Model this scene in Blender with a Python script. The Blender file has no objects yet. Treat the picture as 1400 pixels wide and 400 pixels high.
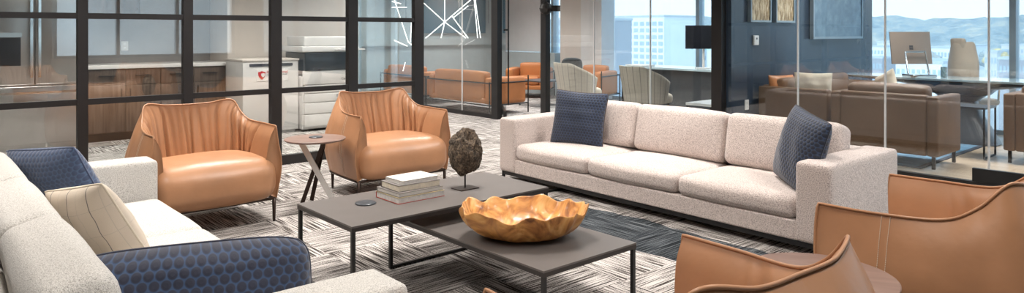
import bpy, bmesh, math, random
from mathutils import Vector, Matrix, Euler
from math import sin, cos, pi, radians, sqrt, exp
C = bpy.context.scene
COL = C.collection
random.seed(7)

# ---------------------------------------------------------------- camera, world, lights, exposure
H = 1.3
cd = bpy.data.cameras.new('camera'); cam = bpy.data.objects.new('camera', cd); COL.objects.link(cam)
cam.location = (0, 0, H); cam.rotation_euler = (pi/2, 0, -math.atan2(.6592, .7520))
cd.sensor_width = 36; cd.lens = 36*960/1400; cd.shift_y = -156.5/1400; cd.clip_end = 3000; cd.clip_start = .05
C.camera = cam
C.view_settings.view_transform = 'Standard'; C.view_settings.look = 'None'
C.view_settings.gamma = 1; C.view_settings.use_curve_mapping = False
C.view_settings.exposure = 0.06

w = bpy.data.worlds.new('sky'); C.world = w; w.use_nodes = True
nt = w.node_tree; nt.nodes.clear()
wo = nt.nodes.new('ShaderNodeOutputWorld'); bg = nt.nodes.new('ShaderNodeBackground')
tc = nt.nodes.new('ShaderNodeTexCoord'); sx = nt.nodes.new('ShaderNodeSeparateXYZ')
cr = nt.nodes.new('ShaderNodeValToRGB')
cr.color_ramp.elements[0].position = 0.0; cr.color_ramp.elements[0].color = (.80, .90, .96, 1)
cr.color_ramp.elements[1].position = .5; cr.color_ramp.elements[1].color = (.45, .68, .93, 1)
e = cr.color_ramp.elements.new(.12); e.color = (.72, .86, .96, 1)
nt.links.new(tc.outputs['Generated'], sx.inputs[0]); nt.links.new(sx.outputs[2], cr.inputs[0])
nt.links.new(cr.outputs[0], bg.inputs[0]); nt.links.new(bg.outputs[0], wo.inputs[0])
bg.inputs[1].default_value = 1.95

def area(x, y, p, sx=1.2, sy=.6, z=2.74, col=(1, .95, .89)):
    l = bpy.data.lights.new('ceiling_lamp', 'AREA'); l.shape = 'RECTANGLE'; l.size = sx; l.size_y = sy
    l.energy = p; l.color = col; l.spread = radians(125)
    o = bpy.data.objects.new('ceiling_lamp', l); COL.objects.link(o); o.location = (x, y, z)
    return o
for (x, y, p) in ((.4, .9, 19), (.5, 3.4, 24), (.6, 5.6, 34), (2.3, .9, 20), (2.5, 3.2, 36), (2.3, 5.6, 44), (4.4, .7, 32), (4.7, 3.4, 42), (4.9, 5.9, 44)):
    area(x, y, p, .5, .5)
for (x, y) in ((1.2, 8.2), (3.4, 7.6), (5.6, 8.2)):
    area(x, y, 42, .8, .8)
for (x, y) in ((8.4, 5.9), (8.4, 8.2), (8.4, 10.6), (8.2, 2.9), (8.2, .6)):
    area(x, y, 46, .9, .9, col=(1, .97, .93))
area(6.0, 11.3, 40, .8, .8)
sun = bpy.data.lights.new('sun', 'SUN'); sun.energy = 3.0; sun.angle = radians(4); sun.color = (1, .97, .92)
so = bpy.data.objects.new('sun', sun); COL.objects.link(so); so.rotation_euler = Vector((1, .12, -.55)).to_track_quat('-Z', 'Y').to_euler()

# ---------------------------------------------------------------- materials
def new_mat(name):
    m = bpy.data.materials.new(name); m.use_nodes = True
    t = m.node_tree; b = t.nodes['Principled BSDF']; return m, t, b
def N(t, kind, **kw):
    n = t.nodes.new(kind)
    for k, v in kw.items(): setattr(n, k, v)
    return n
def L(t, a, b): t.links.new(a, b)
def coord(t, which='Object', scale=(1, 1, 1), rot=(0, 0, 0)):
    c = N(t, 'ShaderNodeTexCoord'); m = N(t, 'ShaderNodeMapping')
    m.inputs['Scale'].default_value = scale; m.inputs['Rotation'].default_value = rot
    L(t, c.outputs[which], m.inputs[0]); return m.outputs[0]
def noise(t, v, scale, detail=3, rough=.5):
    n = N(t, 'ShaderNodeTexNoise'); n.inputs['Scale'].default_value = scale
    n.inputs['Detail'].default_value = detail; n.inputs['Roughness'].default_value = rough
    L(t, v, n.inputs['Vector']); return n.outputs['Fac']
def ramp(t, f, stops):
    r = N(t, 'ShaderNodeValToRGB'); els = r.color_ramp.elements
    while len(els) < len(stops): els.new(.5)
    for e, (p, c) in zip(els, stops): e.position = p; e.color = (*c, 1)
    L(t, f, r.inputs[0]); return r.outputs[0]
def bump(t, b, f, strength=.3, dist=.01):
    n = N(t, 'ShaderNodeBump'); n.inputs['Strength'].default_value = strength; n.inputs['Distance'].default_value = dist
    L(t, f, n.inputs['Height']); L(t, n.outputs[0], b.inputs['Normal'])
def math_(t, op, a, b=None):
    n = N(t, 'ShaderNodeMath', operation=op)
    for i, v in enumerate((a, b)):
        if v is None: continue
        if isinstance(v, (int, float)): n.inputs[i].default_value = v
        else: L(t, v, n.inputs[i])
    return n.outputs[0]
def mixc(t, f, a, b):
    n = N(t, 'ShaderNodeMix', data_type='RGBA')
    if isinstance(f, (int, float)): n.inputs[0].default_value = f
    else: L(t, f, n.inputs[0])
    for i, v in ((6, a), (7, b)):
        if isinstance(v, tuple): n.inputs[i].default_value = (*v, 1)
        else: L(t, v, n.inputs[i])
    return n.outputs[2]

def plain(name, col, rough=.6, metal=0, var=.06, scale=8, emit=None, bmp=0, coat=0):
    m, t, b = new_mat(name)
    v = coord(t); f = noise(t, v, scale)
    lo = tuple(max(0, c*(1-var)) for c in col); hi = tuple(min(1, c*(1+var)) for c in col)
    L(t, ramp(t, f, [(.3, lo), (.7, hi)]), b.inputs['Base Color'])
    b.inputs['Roughness'].default_value = rough; b.inputs['Metallic'].default_value = metal
    b.inputs['Coat Weight'].default_value = coat
    if emit:
        b.inputs['Emission Color'].default_value = (*col, 1); b.inputs['Emission Strength'].default_value = emit
    if bmp: bump(t, b, noise(t, v, scale*12, 2), bmp, .004)
    return m
def boucle(name, a, b_, c, s=260):
    m, t, b = new_mat(name); v = coord(t)
    f1 = noise(t, v, s, 2, .6); f2 = noise(t, v, s*.5, 1)
    f = math_(t, 'ADD', math_(t, 'MULTIPLY', f1, .6), math_(t, 'MULTIPLY', f2, .4))
    L(t, ramp(t, f, [(.36, a), (.47, b_), (.60, c)]), b.inputs['Base Color'])
    b.inputs['Roughness'].default_value = .95; b.inputs['Sheen Weight'].default_value = .25
    bump(t, b, f, .6, .006); return m
def leather(name, col, rough=.42):
    m, t, b = new_mat(name); v = coord(t)
    f = noise(t, v, 3.5, 4)
    lo = tuple(c*.86 for c in col); hi = tuple(c*1.1 for c in col)
    L(t, ramp(t, f, [(.3, lo), (.7, hi)]), b.inputs['Base Color'])
    b.inputs['Roughness'].default_value = rough; b.inputs['Specular IOR Level'].default_value = .45
    g = math_(t, 'ADD', math_(t, 'MULTIPLY', noise(t, v, 9, 3), 1.0), math_(t, 'MULTIPLY', noise(t, v, 320, 2), .04))
    bump(t, b, g, .25, .012); return m
def wood(name, a, b_, c, sc=(30, 30, 2), rough=.5, dist=2.0):
    m, t, b = new_mat(name); v = coord(t, scale=sc)
    n = N(t, 'ShaderNodeTexNoise'); n.inputs['Scale'].default_value = 1; n.inputs['Detail'].default_value = 5
    n.inputs['Distortion'].default_value = dist; L(t, v, n.inputs['Vector'])
    L(t, ramp(t, n.outputs['Fac'], [(.3, a), (.5, b_), (.7, c)]), b.inputs['Base Color'])
    b.inputs['Roughness'].default_value = rough; return m
def glass(name, tint=(.97, .99, .985), refl=.0, rmul=1.0, haze=0.0):
    m = bpy.data.materials.new(name); m.use_nodes = True; t = m.node_tree; t.nodes.clear()
    o = N(t, 'ShaderNodeOutputMaterial'); tr = N(t, 'ShaderNodeBsdfTransparent'); gl = N(t, 'ShaderNodeBsdfGlossy')
    mx = N(t, 'ShaderNodeMixShader'); lw = N(t, 'ShaderNodeLayerWeight'); lw.inputs[0].default_value = .5
    tr.inputs[0].default_value = (*tint, 1); gl.inputs['Roughness'].default_value = .01; gl.inputs[0].default_value = (1, 1, 1, 1)
    v = coord(t); f = noise(t, v, .8, 1)
    k = math_(t, 'ADD', math_(t, 'MULTIPLY', math_(t, 'ADD', math_(t, 'MULTIPLY', math_(t, 'POWER', lw.outputs['Facing'], 5), .95), .035), rmul), math_(t, 'MULTIPLY', f, refl))
    L(t, k, mx.inputs[0]); L(t, tr.outputs[0], mx.inputs[1]); L(t, gl.outputs[0], mx.inputs[2])
    out = mx.outputs[0]
    if haze:  # outdoor haze put into the pane as a pale translucent veil
        tl = N(t, 'ShaderNodeBsdfTranslucent'); tl.inputs[0].default_value = (.9, .95, 1, 1)
        m2 = N(t, 'ShaderNodeMixShader'); m2.inputs[0].default_value = haze
        L(t, out, m2.inputs[1]); L(t, tl.outputs[0], m2.inputs[2]); out = m2.outputs[0]
    L(t, out, o.inputs[0]); return m

def hexdots(name, dot, line, s=15):
    m, t, b = new_mat(name); tcn = N(t, 'ShaderNodeTexCoord')
    def scaled(off):
        a = N(t, 'ShaderNodeVectorMath', operation='MULTIPLY_ADD'); a.inputs[1].default_value = (s, s/sqrt(3), 0); a.inputs[2].default_value = (off, off, 0)
        L(t, tcn.outputs['UV'], a.inputs[0])
        f = N(t, 'ShaderNodeVectorMath', operation='FRACTION'); L(t, a.outputs[0], f.inputs[0])
        g = N(t, 'ShaderNodeVectorMath', operation='SUBTRACT'); L(t, f.outputs[0], g.inputs[0]); g.inputs[1].default_value = (.5, .5, 0)
        h = N(t, 'ShaderNodeVectorMath', operation='MULTIPLY'); L(t, g.outputs[0], h.inputs[0]); h.inputs[1].default_value = (1, sqrt(3), 0)
        l = N(t, 'ShaderNodeVectorMath', operation='LENGTH'); L(t, h.outputs[0], l.inputs[0]); return l.outputs['Value']
    d = math_(t, 'MINIMUM', scaled(10), scaled(10.5))
    L(t, ramp(t, d, [(.38, dot), (.50, line)]), b.inputs['Base Color'])
    b.inputs['Roughness'].default_value = .8; b.inputs['Sheen Weight'].default_value = .3
    bump(t, b, ramp(t, d, [(.2, (1, 1, 1)), (.5, (0, 0, 0))]), .5, .004); return m
def plaid(name, base, line, sx_, sy_, wl=.06, coordset='UV', thin=(.45, .40, .34)):
    m, t, b = new_mat(name); tcn = N(t, 'ShaderNodeTexCoord'); s = N(t, 'ShaderNodeSeparateXYZ'); L(t, tcn.outputs[coordset], s.inputs[0])
    def ln(o, k, wd, ph=0.0):
        f = math_(t, 'FRACT', math_(t, 'ADD', math_(t, 'MULTIPLY', o, k), 10+ph)); return math_(t, 'LESS_THAN', f, wd)
    big = ln(s.outputs[0], sx_, wl)
    small = math_(t, 'MAXIMUM', ln(s.outputs[0], sx_, wl*.5, .5), ln(s.outputs[1], sy_, wl*.5))
    c1 = mixc(t, math_(t, 'MULTIPLY', small, .5), base, thin); c2 = mixc(t, math_(t, 'MULTIPLY', big, .85), c1, line)
    L(t, c2, b.inputs['Base Color']); b.inputs['Roughness'].default_value = .95
    bump(t, b, noise(t, tcn.outputs['Object'], 400, 1), .25, .003); return m

def carpet_mat():
    m, t, b = new_mat('striped_carpet'); tcn = N(t, 'ShaderNodeTexCoord'); o = tcn.outputs['Object']
    s = N(t, 'ShaderNodeSeparateXYZ'); L(t, o, s.inputs[0])
    X, Y = s.outputs[0], s.outputs[1]
    B = 2.1
    fx = math_(t, 'FLOOR', math_(t, 'MULTIPLY', X, B)); fy = math_(t, 'FLOOR', math_(t, 'MULTIPLY', Y, B))
    par = math_(t, 'FLOORED_MODULO', math_(t, 'ADD', fx, fy), 2)
    def stripes(sx_, sy_):
        mp = N(t, 'ShaderNodeMapping'); mp.inputs['Scale'].default_value = (sx_, sy_, 1); L(t, o, mp.inputs[0])
        return noise(t, mp.outputs[0], 1, 1, .4)
    a = stripes(3.5, 112); c = stripes(112, 3.5)
    n = N(t, 'ShaderNodeMix', data_type='FLOAT'); L(t, par, n.inputs[0]); L(t, a, n.inputs[2]); L(t, c, n.inputs[3])
    fine = noise(t, o, 190, 1, .5)
    f = math_(t, 'ADD', math_(t, 'MULTIPLY', n.outputs[0], .74), math_(t, 'MULTIPLY', fine, .32))
    wn = N(t, 'ShaderNodeTexWhiteNoise', noise_dimensions='2D'); cb = N(t, 'ShaderNodeCombineXYZ'); L(t, fx, cb.inputs[0]); L(t, fy, cb.inputs[1]); L(t, cb.outputs[0], wn.inputs['Vector'])
    f = math_(t, 'ADD', f, math_(t, 'MULTIPLY', math_(t, 'SUBTRACT', wn.outputs['Value'], .5), .035))
    light = ramp(t, f, [(.455, (.045, .038, .034)), (.515, (.22, .198, .184)), (.575, (.56, .525, .50))])
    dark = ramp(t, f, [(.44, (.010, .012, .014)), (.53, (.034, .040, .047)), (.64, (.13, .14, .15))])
    # darker carpet band with wavering long edges, parallel to the long sofa
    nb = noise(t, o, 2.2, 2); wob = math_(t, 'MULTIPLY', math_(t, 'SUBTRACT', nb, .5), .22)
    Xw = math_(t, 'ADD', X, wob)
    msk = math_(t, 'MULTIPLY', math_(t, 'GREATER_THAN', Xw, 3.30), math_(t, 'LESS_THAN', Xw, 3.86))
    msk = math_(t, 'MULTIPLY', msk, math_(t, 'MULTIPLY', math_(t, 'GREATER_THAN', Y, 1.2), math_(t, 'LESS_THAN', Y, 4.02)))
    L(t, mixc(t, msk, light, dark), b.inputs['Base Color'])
    b.inputs['Roughness'].default_value = 1; b.inputs['Specular IOR Level'].default_value = .1
    bump(t, b, f, .5, .01); return m

M = {}
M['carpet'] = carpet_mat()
M['fab_r'] = boucle('rosy_boucle', (.25, .20, .185), (.55, .465, .43), (.76, .67, .63), 300)
M['fab_l'] = boucle('ivory_boucle', (.36, .335, .305), (.60, .57, .53), (.74, .71, .67), 380)
M['leather'] = leather('tan_leather', (.43, .215, .110), .38)
M['leather_dk'] = leather('cognac_leather', (.50, .19, .065), .45)
M['leather_br'] = leather('brown_leather', (.165, .095, .055), .5)
M['black'] = plain('black_metal', (.012, .011, .011), .42, 0, .2)
M['bronze'] = plain('bronze_metal', (.045, .028, .021), .4, .5)
M['frame_brown'] = plain('dark_frame', (.012, .010, .010), .45, 0)
M['chrome'] = plain('polished_steel', (.72, .72, .72), .12, 1, .03)
M['satin'] = plain('satin_steel', (.72, .71, .70), .35, .7, .03)
M['tabletop'] = plain('taupe_lacquer', (.125, .110, .103), .42, 0, .04)
M['tablerim'] = plain('dark_rim', (.03, .024, .022), .4)
M['sidetop'] = wood('smoked_oak', (.16, .095, .075), (.20, .125, .10), (.24, .155, .125), (3, 24, 3), .42, .5)
M['glass'] = glass('clear_glass', refl=.12)
M['glass_plain'] = glass('office_glass', (.95, .975, .98), refl=.05)
M['win_glass'] = glass('window_glass', (.96, .99, 1.0), rmul=.5, haze=.20)
M['walnut'] = wood('walnut_veneer', (.062, .040, .030), (.105, .072, .054), (.155, .110, .085), (26, 26, 1.6), .45, 1.0)
M['steel'] = plain('brushed_steel', (.50, .49, .48), .28, 1, .12, 3)
M['cream'] = plain('cream_paint', (.66, .60, .55), .7, 0, .02)
M['wall_white'] = plain('white_paint', (.70, .70, .70), .7, 0, .02)
M['wall_grey'] = plain('grey_green_paint', (.42, .47, .48), .6, 0, .03)
M['wall_blue'] = plain('slate_blue_panel', (.035, .055, .085), .22, 0, .12, 2)
M['splash'] = plain('grey_backsplash', (.34, .32, .31), .35, 0, .05)
M['ceiling'] = plain('ceiling_paint', (.80, .80, .79), .8, 0, .02)
M['counter'] = plain('white_quartz', (.82, .80, .78), .3, 0, .02)
M['white_plastic'] = plain('white_plastic', (.70, .68, .66), .4, 0, .02)
M['grey_plastic'] = plain('grey_plastic', (.30, .30, .30), .45, 0, .04)
M['screen'] = plain('black_glass', (.015, .016, .02), .08, 0, .1)
M['teal'] = plain('teal_panel', (.045, .13, .19), .3, 0, .15, 1.5)
M['led'] = plain('led_tube', (1, .97, .92), .4, 0, 0, emit=2.5)
M['stone'] = None
M['paper'] = plain('book_pages', (.66, .64, .61), .9, 0, .12, 60)
M['paper_cream'] = plain('cream_pages', (.72, .65, .53), .9, 0, .1, 60)
M['cover_grey'] = plain('grey_cover', (.20, .18, .17), .6)
M['cover_white'] = plain('white_cover', (.66, .63, .60), .5)
M['cover_red'] = plain('red_cover', (.45, .06, .04), .5)
M['cover_yel'] = plain('yellow_cover', (.52, .42, .24), .5)
M['hex_big'] = hexdots('navy_hexagon_fabric', (.026, .030, .055), (.040, .078, .165), 33)
M['hex_small'] = hexdots('navy_dot_fabric', (.012, .018, .036), (.03, .055, .12), 36)
M['hex_blue'] = hexdots('blue_dot_fabric', (.05, .075, .15), (.075, .125, .23), 36)
M['pipe_brown'] = plain('brown_piping', (.07, .045, .035), .8)
M['check'] = plaid('cream_windowpane_fabric', (.66, .57, .47), (.09, .09, .095), 7, 9, .035)
M['tweed'] = plaid('plaid_tweed', (.66, .59, .49), (.30, .27, .23), 15, 16, .10)
M['wood_floor'] = wood('oak_floor', (.42, .31, .21), (.50, .38, .27), (.56, .44, .33), (8, 1.2, 1), .35, .4)
M['rug_blue'] = plain('blue_rug', (.13, .24, .35), .95, 0, .35, 5)
M['rug_edge'] = plain('dark_rug_edge', (.05, .06, .08), .95)
M['beige_plastic'] = plain('beige_leather', (.52, .42, .33), .5, 0, .04)
M['bronze_shell'] = plain('champagne_aluminium', (.36, .28, .23), .4, .3, .03)
M['desk_black'] = plain('black_lacquer', (.012, .012, .014), .2, 0, .1)
M['desk_grey'] = plain('dark_grey_lacquer', (.055, .062, .072), .3, 0, .1)
M['desk_glass'] = plain('pale_glass_top', (.50, .62, .66), .06, 0, .04)
M['cream_cushion'] = plain('cream_cushion_fabric', (.66, .58, .47), .9, 0, .06, 30)
M['jacket'] = plain('grey_wool', (.07, .075, .08), .95, 0, .2, 30, bmp=.4)
M['art'] = None
M['alu'] = plain('blue_grey_aluminium', (.30, .37, .42), .4, .3)
M['red'] = plain('red_print', (.55, .03, .03), .5)
M['ink'] = plain('dark_print', (.05, .05, .06), .5)
M['can'] = plain('tin_can', (.16, .24, .26), .4, .3, .5, 40)
def bowl_mat():
    m, t, b = new_mat('carved_teak'); v = coord(t, scale=(1, 1, 1))
    n = N(t, 'ShaderNodeTexNoise'); n.inputs['Scale'].default_value = 5; n.inputs['Detail'].default_value = 6; n.inputs['Distortion'].default_value = 3.5
    L(t, v, n.inputs['Vector'])
    L(t, ramp(t, n.outputs['Fac'], [(.28, (.14, .045, .014)), (.42, (.44, .18, .045)), (.54, (.66, .32, .09)), (.70, (.82, .50, .20))]), b.inputs['Base Color'])
    b.inputs['Roughness'].default_value = .38; b.inputs['Coat Weight'].default_value = .15
    bump(t, b, n.outputs['Fac'], .25, .01); return m
M['bowl'] = bowl_mat()
def stone_mat():
    m, t, b = new_mat('weathered_stone'); v = coord(t)
    f = noise(t, v, 28, 6, .7); g = noise(t, v, 110, 3, .6)
    h = math_(t, 'ADD', math_(t, 'MULTIPLY', f, .6), math_(t, 'MULTIPLY', g, .4))
    L(t, ramp(t, h, [(.36, (.018, .014, .011)), (.48, (.085, .062, .045)), (.58, (.19, .14, .095)), (.70, (.36, .28, .18))]), b.inputs['Base Color'])
    b.inputs['Roughness'].default_value = .9; bump(t, b, h, 1.0, .02); return m
M['stone'] = stone_mat()
def art_mat():
    m, t, b = new_mat('golden_bark_artwork'); v = coord(t, scale=(60, 60, 9))
    f = noise(t, v, 1, 4, .7)
    L(t, ramp(t, f, [(.36, (.10, .055, .03)), (.5, (.50, .36, .20)), (.62, (.80, .70, .52))]), b.inputs['Base Color'])
    b.inputs['Roughness'].default_value = .7; return m
M['art'] = art_mat()
def tv_mat():
    m, t, b = new_mat('frosted_blue_artwork'); v = coord(t, scale=(1, 1, 1))
    f = noise(t, v, 7, 6, .75)
    L(t, ramp(t, f, [(.35, (.10, .17, .24)), (.6, (.20, .30, .38)), (.75, (.36, .46, .52))]), b.inputs['Base Color'])
    b.inputs['Roughness'].default_value = .25; return m
M['tvart'] = tv_mat()
def facade(name, a): return plain(name, a, .8, 0, .05, .2)
M['f_white'] = facade('pale_concrete', (.80, .84, .86)); M['f_brick'] = facade('weathered_brick', (.27, .27, .30)); M['f_tan'] = facade('tan_stone', (.60, .60, .58))
M['f_win'] = plain('facade_glass', (.33, .44, .52), .2, 0, .15, .4)
M['f_roof'] = plain('grey_roof', (.45, .50, .53), .8)
M['f_green'] = plain('green_print', (.12, .55, .38), .6)
def foliage():
    m, t, b = new_mat('autumn_foliage'); v = coord(t)
    f = noise(t, v, .07, 6, .8)
    L(t, ramp(t, f, [(.36, (.06, .10, .12)), (.45, (.17, .24, .25)), (.52, (.30, .33, .30)), (.59, (.46, .40, .28)), (.66, (.66, .66, .62))]), b.inputs['Base Color'])
    b.inputs['Roughness'].default_value = 1; return m
M['foliage'] = foliage()
M['yellow_tree'] = plain('yellow_foliage', (.62, .48, .16), 1, 0, .3, 1)
M['cityground'] = plain('town_ground', (.42, .47, .48), 1, 0, .35, .05)
M['trunk'] = plain('tree_bark', (.12, .10, .08), .9)

# ---------------------------------------------------------------- mesh helpers
def mk(name, verts, faces, mat, parent=None, smooth=False, uvs=None, loc=None):
    me = bpy.data.meshes.new(name); me.from_pydata([tuple(v) for v in verts], [], faces); me.update()
    mats = mat if isinstance(mat, (list, tuple)) else [mat]
    for m_ in mats: me.materials.append(m_)
    if smooth:
        for p in me.polygons: p.use_smooth = True
    if uvs:
        ul = me.uv_layers.new(name='UVMap')
        for lp in me.loops: ul.data[lp.index].uv = uvs[lp.vertex_index]
    o = bpy.data.objects.new(name, me); COL.objects.link(o)
    if parent: o.parent = parent
    if loc: o.location = loc
    return o
def thing(name, label, cat, loc=(0, 0, 0), rz=0, group=None):
    o = bpy.data.objects.new(name, None); COL.objects.link(o); o.location = loc; o.rotation_euler = (0, 0, rz)
    o.empty_display_size = .1
    return tag(o, label, cat, group)
def tag(o, label, cat, group=None):
    o['label'] = label; o['category'] = cat
    if group: o['group'] = group
    return o
def struct(o): o['kind'] = 'structure'; return o
def copy_tree(o, parent=None):
    c = o.copy(); COL.objects.link(c); c.parent = parent
    for ch in [x for x in COL.objects if x.parent == o]: copy_tree(ch, c)
    return c
class MB:
    def __init__(s): s.v = []; s.f = []
    def box(s, x0, x1, y0, y1, z0, z1, mtx=None):
        b = len(s.v); P = [(x0, y0, z0), (x1, y0, z0), (x1, y1, z0), (x0, y1, z0), (x0, y0, z1), (x1, y0, z1), (x1, y1, z1), (x0, y1, z1)]
        if mtx is not None: P = [tuple(mtx @ Vector(p)) for p in P]
        s.v += P; s.f += [tuple(b+i for i in q) for q in ((0, 3, 2, 1), (4, 5, 6, 7), (0, 1, 5, 4), (1, 2, 6, 5), (2, 3, 7, 6), (3, 0, 4, 7))]
        return s
    def tube(s, pts, r, n=8, closed=False):
        pts = [Vector(p) for p in pts]; m_ = len(pts); b = len(s.v)
        rr = r if isinstance(r, (list, tuple)) else [r]*m_
        up = None
        for i, p in enumerate(pts):
            if closed: t = (pts[(i+1) % m_]-pts[i-1])
            else: t = pts[min(i+1, m_-1)]-pts[max(i-1, 0)]
            t.normalize()
            if up is None:
                up = Vector((0, 0, 1)) if abs(t.z) < .9 else Vector((1, 0, 0))
            a = t.cross(up)
            if a.length < 1e-5: a = t.cross(Vector((.3, 1, .2)))
            a.normalize(); u = a.cross(t).normalized(); up = u
            for k in range(n):
                an = 2*pi*(k+.5)/n; s.v.append(tuple(p+(a*cos(an)+u*sin(an))*rr[i]))
        for i in range(m_ if closed else m_-1):
            j = (i+1) % m_
            for k in range(n):
                k2 = (k+1) % n; s.f.append((b+i*n+k, b+i*n+k2, b+j*n+k2, b+j*n+k))
        if not closed:
            s.f.append(tuple(b+k for k in range(n))[::-1]); s.f.append(tuple(b+(m_-1)*n+k for k in range(n)))
        return s
    def lathe(s, prof, cx=0, cy=0, n=40):
        b = len(s.v)
        for (r, z) in prof:
            for k in range(n): s.v.append((cx+r*cos(2*pi*k/n), cy+r*sin(2*pi*k/n), z))
        for i in range(len(prof)-1):
            for k in range(n):
                k2 = (k+1) % n; s.f.append((b+i*n+k, b+i*n+k2, b+(i+1)*n+k2, b+(i+1)*n+k))
        s.f.append(tuple(b+k for k in range(n))[::-1]); s.f.append(tuple(b+(len(prof)-1)*n+k for k in range(n)))
        return s
    def build(s, name, mat, parent=None, smooth=False, bev=0, loc=None):
        o = mk(name, s.v, s.f, mat, parent, smooth, loc=loc)
        if bev: bevel(o, bev)
        return o
def bevel(o, w_, seg=3):
    bm = bmesh.new(); bm.from_mesh(o.data)
    bmesh.ops.bevel(bm, geom=bm.edges[:], offset=w_, segments=seg, affect='EDGES', profile=.5, clamp_overlap=True)
    for f in bm.faces: f.smooth = True
    bm.to_mesh(o.data); bm.free(); return o
def bx(name, x0, x1, y0, y1, z0, z1, mat, parent=None, bev=0, loc=None):
    return MB().box(x0, x1, y0, y1, z0, z1).build(name, mat, parent, bev=bev, loc=loc)
def softbox(name, c, s, r, mat, parent=None, bulge=(0, 0, 0), n=22, rot=(0, 0, 0), lump=0, seed=0, uv=False, fn=None):
    """soft upholstered block: rounded box whose faces swell"""
    R = Euler(rot).to_matrix(); rnd = random.Random(seed)
    ph = [rnd.uniform(0, 6.28) for _ in range(6)]
    verts = []; idx = {}; faces = []; uvs = []
    hx, hy, hz = s[0]/2, s[1]/2, s[2]/2
    rr = min(r, hx*.98, hy*.98, hz*.98)
    def pt(a, b, c_):
        key = (a, b, c_)
        if key in idx: return idx[key]
        # denser samples near the edges
        q = [sin((k/n*2-1)*pi/2*.94)/sin(pi/2*.94) for k in (a, b, c_)]
        p = Vector((q[0]*hx, q[1]*hy, q[2]*hz))
        inn = Vector((max(-hx+rr, min(hx-rr, p.x)), max(-hy+rr, min(hy-rr, p.y)), max(-hz+rr, min(hz-rr, p.z))))
        d = p-inn
        if d.length > 1e-9:
            m_ = max(abs(d.x), abs(d.y), abs(d.z)); p = inn+d.normalized()*m_
        u = Vector((p.x/hx, p.y/hy, p.z/hz))
        f = Vector(((1-u.y**2)*(1-u.z**2)*bulge[0]*u.x, (1-u.x**2)*(1-u.z**2)*bulge[1]*u.y, (1-u.x**2)*(1-u.y**2)*bulge[2]*u.z))
        p = p+f
        if lump:
            p += Vector((sin(p.y*9+ph[0])*sin(p.z*11+ph[1]), sin(p.x*8+ph[2])*sin(p.z*9+ph[3]), sin(p.x*10+ph[4])*sin(p.y*9+ph[5])))*lump
        if fn: p = Vector(fn(p))
        idx[key] = len(verts); verts.append(tuple(R @ p+Vector(c))); uvs.append((u.x*.5+.5, u.y*.5+.5) if uv else (0, 0)); return idx[key]
    for i in range(n):
        for j in range(n):
            faces.append((pt(i, j, 0), pt(i, j+1, 0), pt(i+1, j+1, 0), pt(i+1, j, 0)))
            faces.append((pt(i, j, n), pt(i+1, j, n), pt(i+1, j+1, n), pt(i, j+1, n)))
            faces.append((pt(i, 0, j), pt(i+1, 0, j), pt(i+1, 0, j+1), pt(i, 0, j+1)))
            faces.append((pt(i, n, j), pt(i, n, j+1), pt(i+1, n, j+1), pt(i+1, n, j)))
            faces.append((pt(0, i, j), pt(0, i, j+1), pt(0, i+1, j+1), pt(0, i+1, j)))
            faces.append((pt(n, i, j), pt(n, i+1, j), pt(n, i+1, j+1), pt(n, i, j+1)))
    return mk(name, verts, faces, mat, parent, True, uvs if uv else None)
def cr_(p0, p1, p2, p3, t):
    return [0.5*((2*b)+(-a+c)*t+(2*a-5*b+4*c-d)*t*t+(-a+3*b-3*c+d)*t**3) for a, b, c, d in zip(p0, p1, p2, p3)]
def spline(keys, u):
    n = len(keys)-1; u = max(0, min(.99999, u))*n; i = int(u); t = u-i
    g = lambda k: keys[max(0, min(n, k))]
    return cr_(g(i-1), g(i), g(i+1), g(i+2), t)

# ---------------------------------------------------------------- the setting
FY = 6.67                                        # black framed partition
GX = 6.75                                        # office glass front
WX = 10.5                                        # window wall
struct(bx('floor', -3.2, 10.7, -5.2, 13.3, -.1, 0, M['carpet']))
struct(bx('floor_office', GX+.06, WX, -3.6, 4.2, 0, .004, M['wood_floor']))
struct(bx('ceiling', -3.2, 10.7, -5.2, 13.3, 2.8, 2.9, M['ceiling']))
struct(bx('wall_left', -3.2, -3.1, -5.2, 13.3, 0, 2.8, M['cream']))
struct(bx('wall_kitchen', -3.1, 3.26, 10.05, 10.2, 0, 2.8, M['splash']))
struct(bx('wall_niche', 3.26, 5.18, 9.38, 10.2, 0, 2.8, M['cream']))
struct(bx('wall_office', GX+.06, WX, 4.16, 4.28, 0, 2.8, M['wall_blue']))
struct(bx('wall_far_office', GX+.06, WX, -3.7, -3.6, 0, 2.8, M['wall_white']))
struct(bx('wall_lounge', GX+.05, WX, 12.2, 12.35, 0, 2.8, M['wall_grey']))
struct(bx('trim_1', GX+.05, WX-.5, 12.12, 12.2, 1.02, 1.16, M['wall_grey']))
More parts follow.
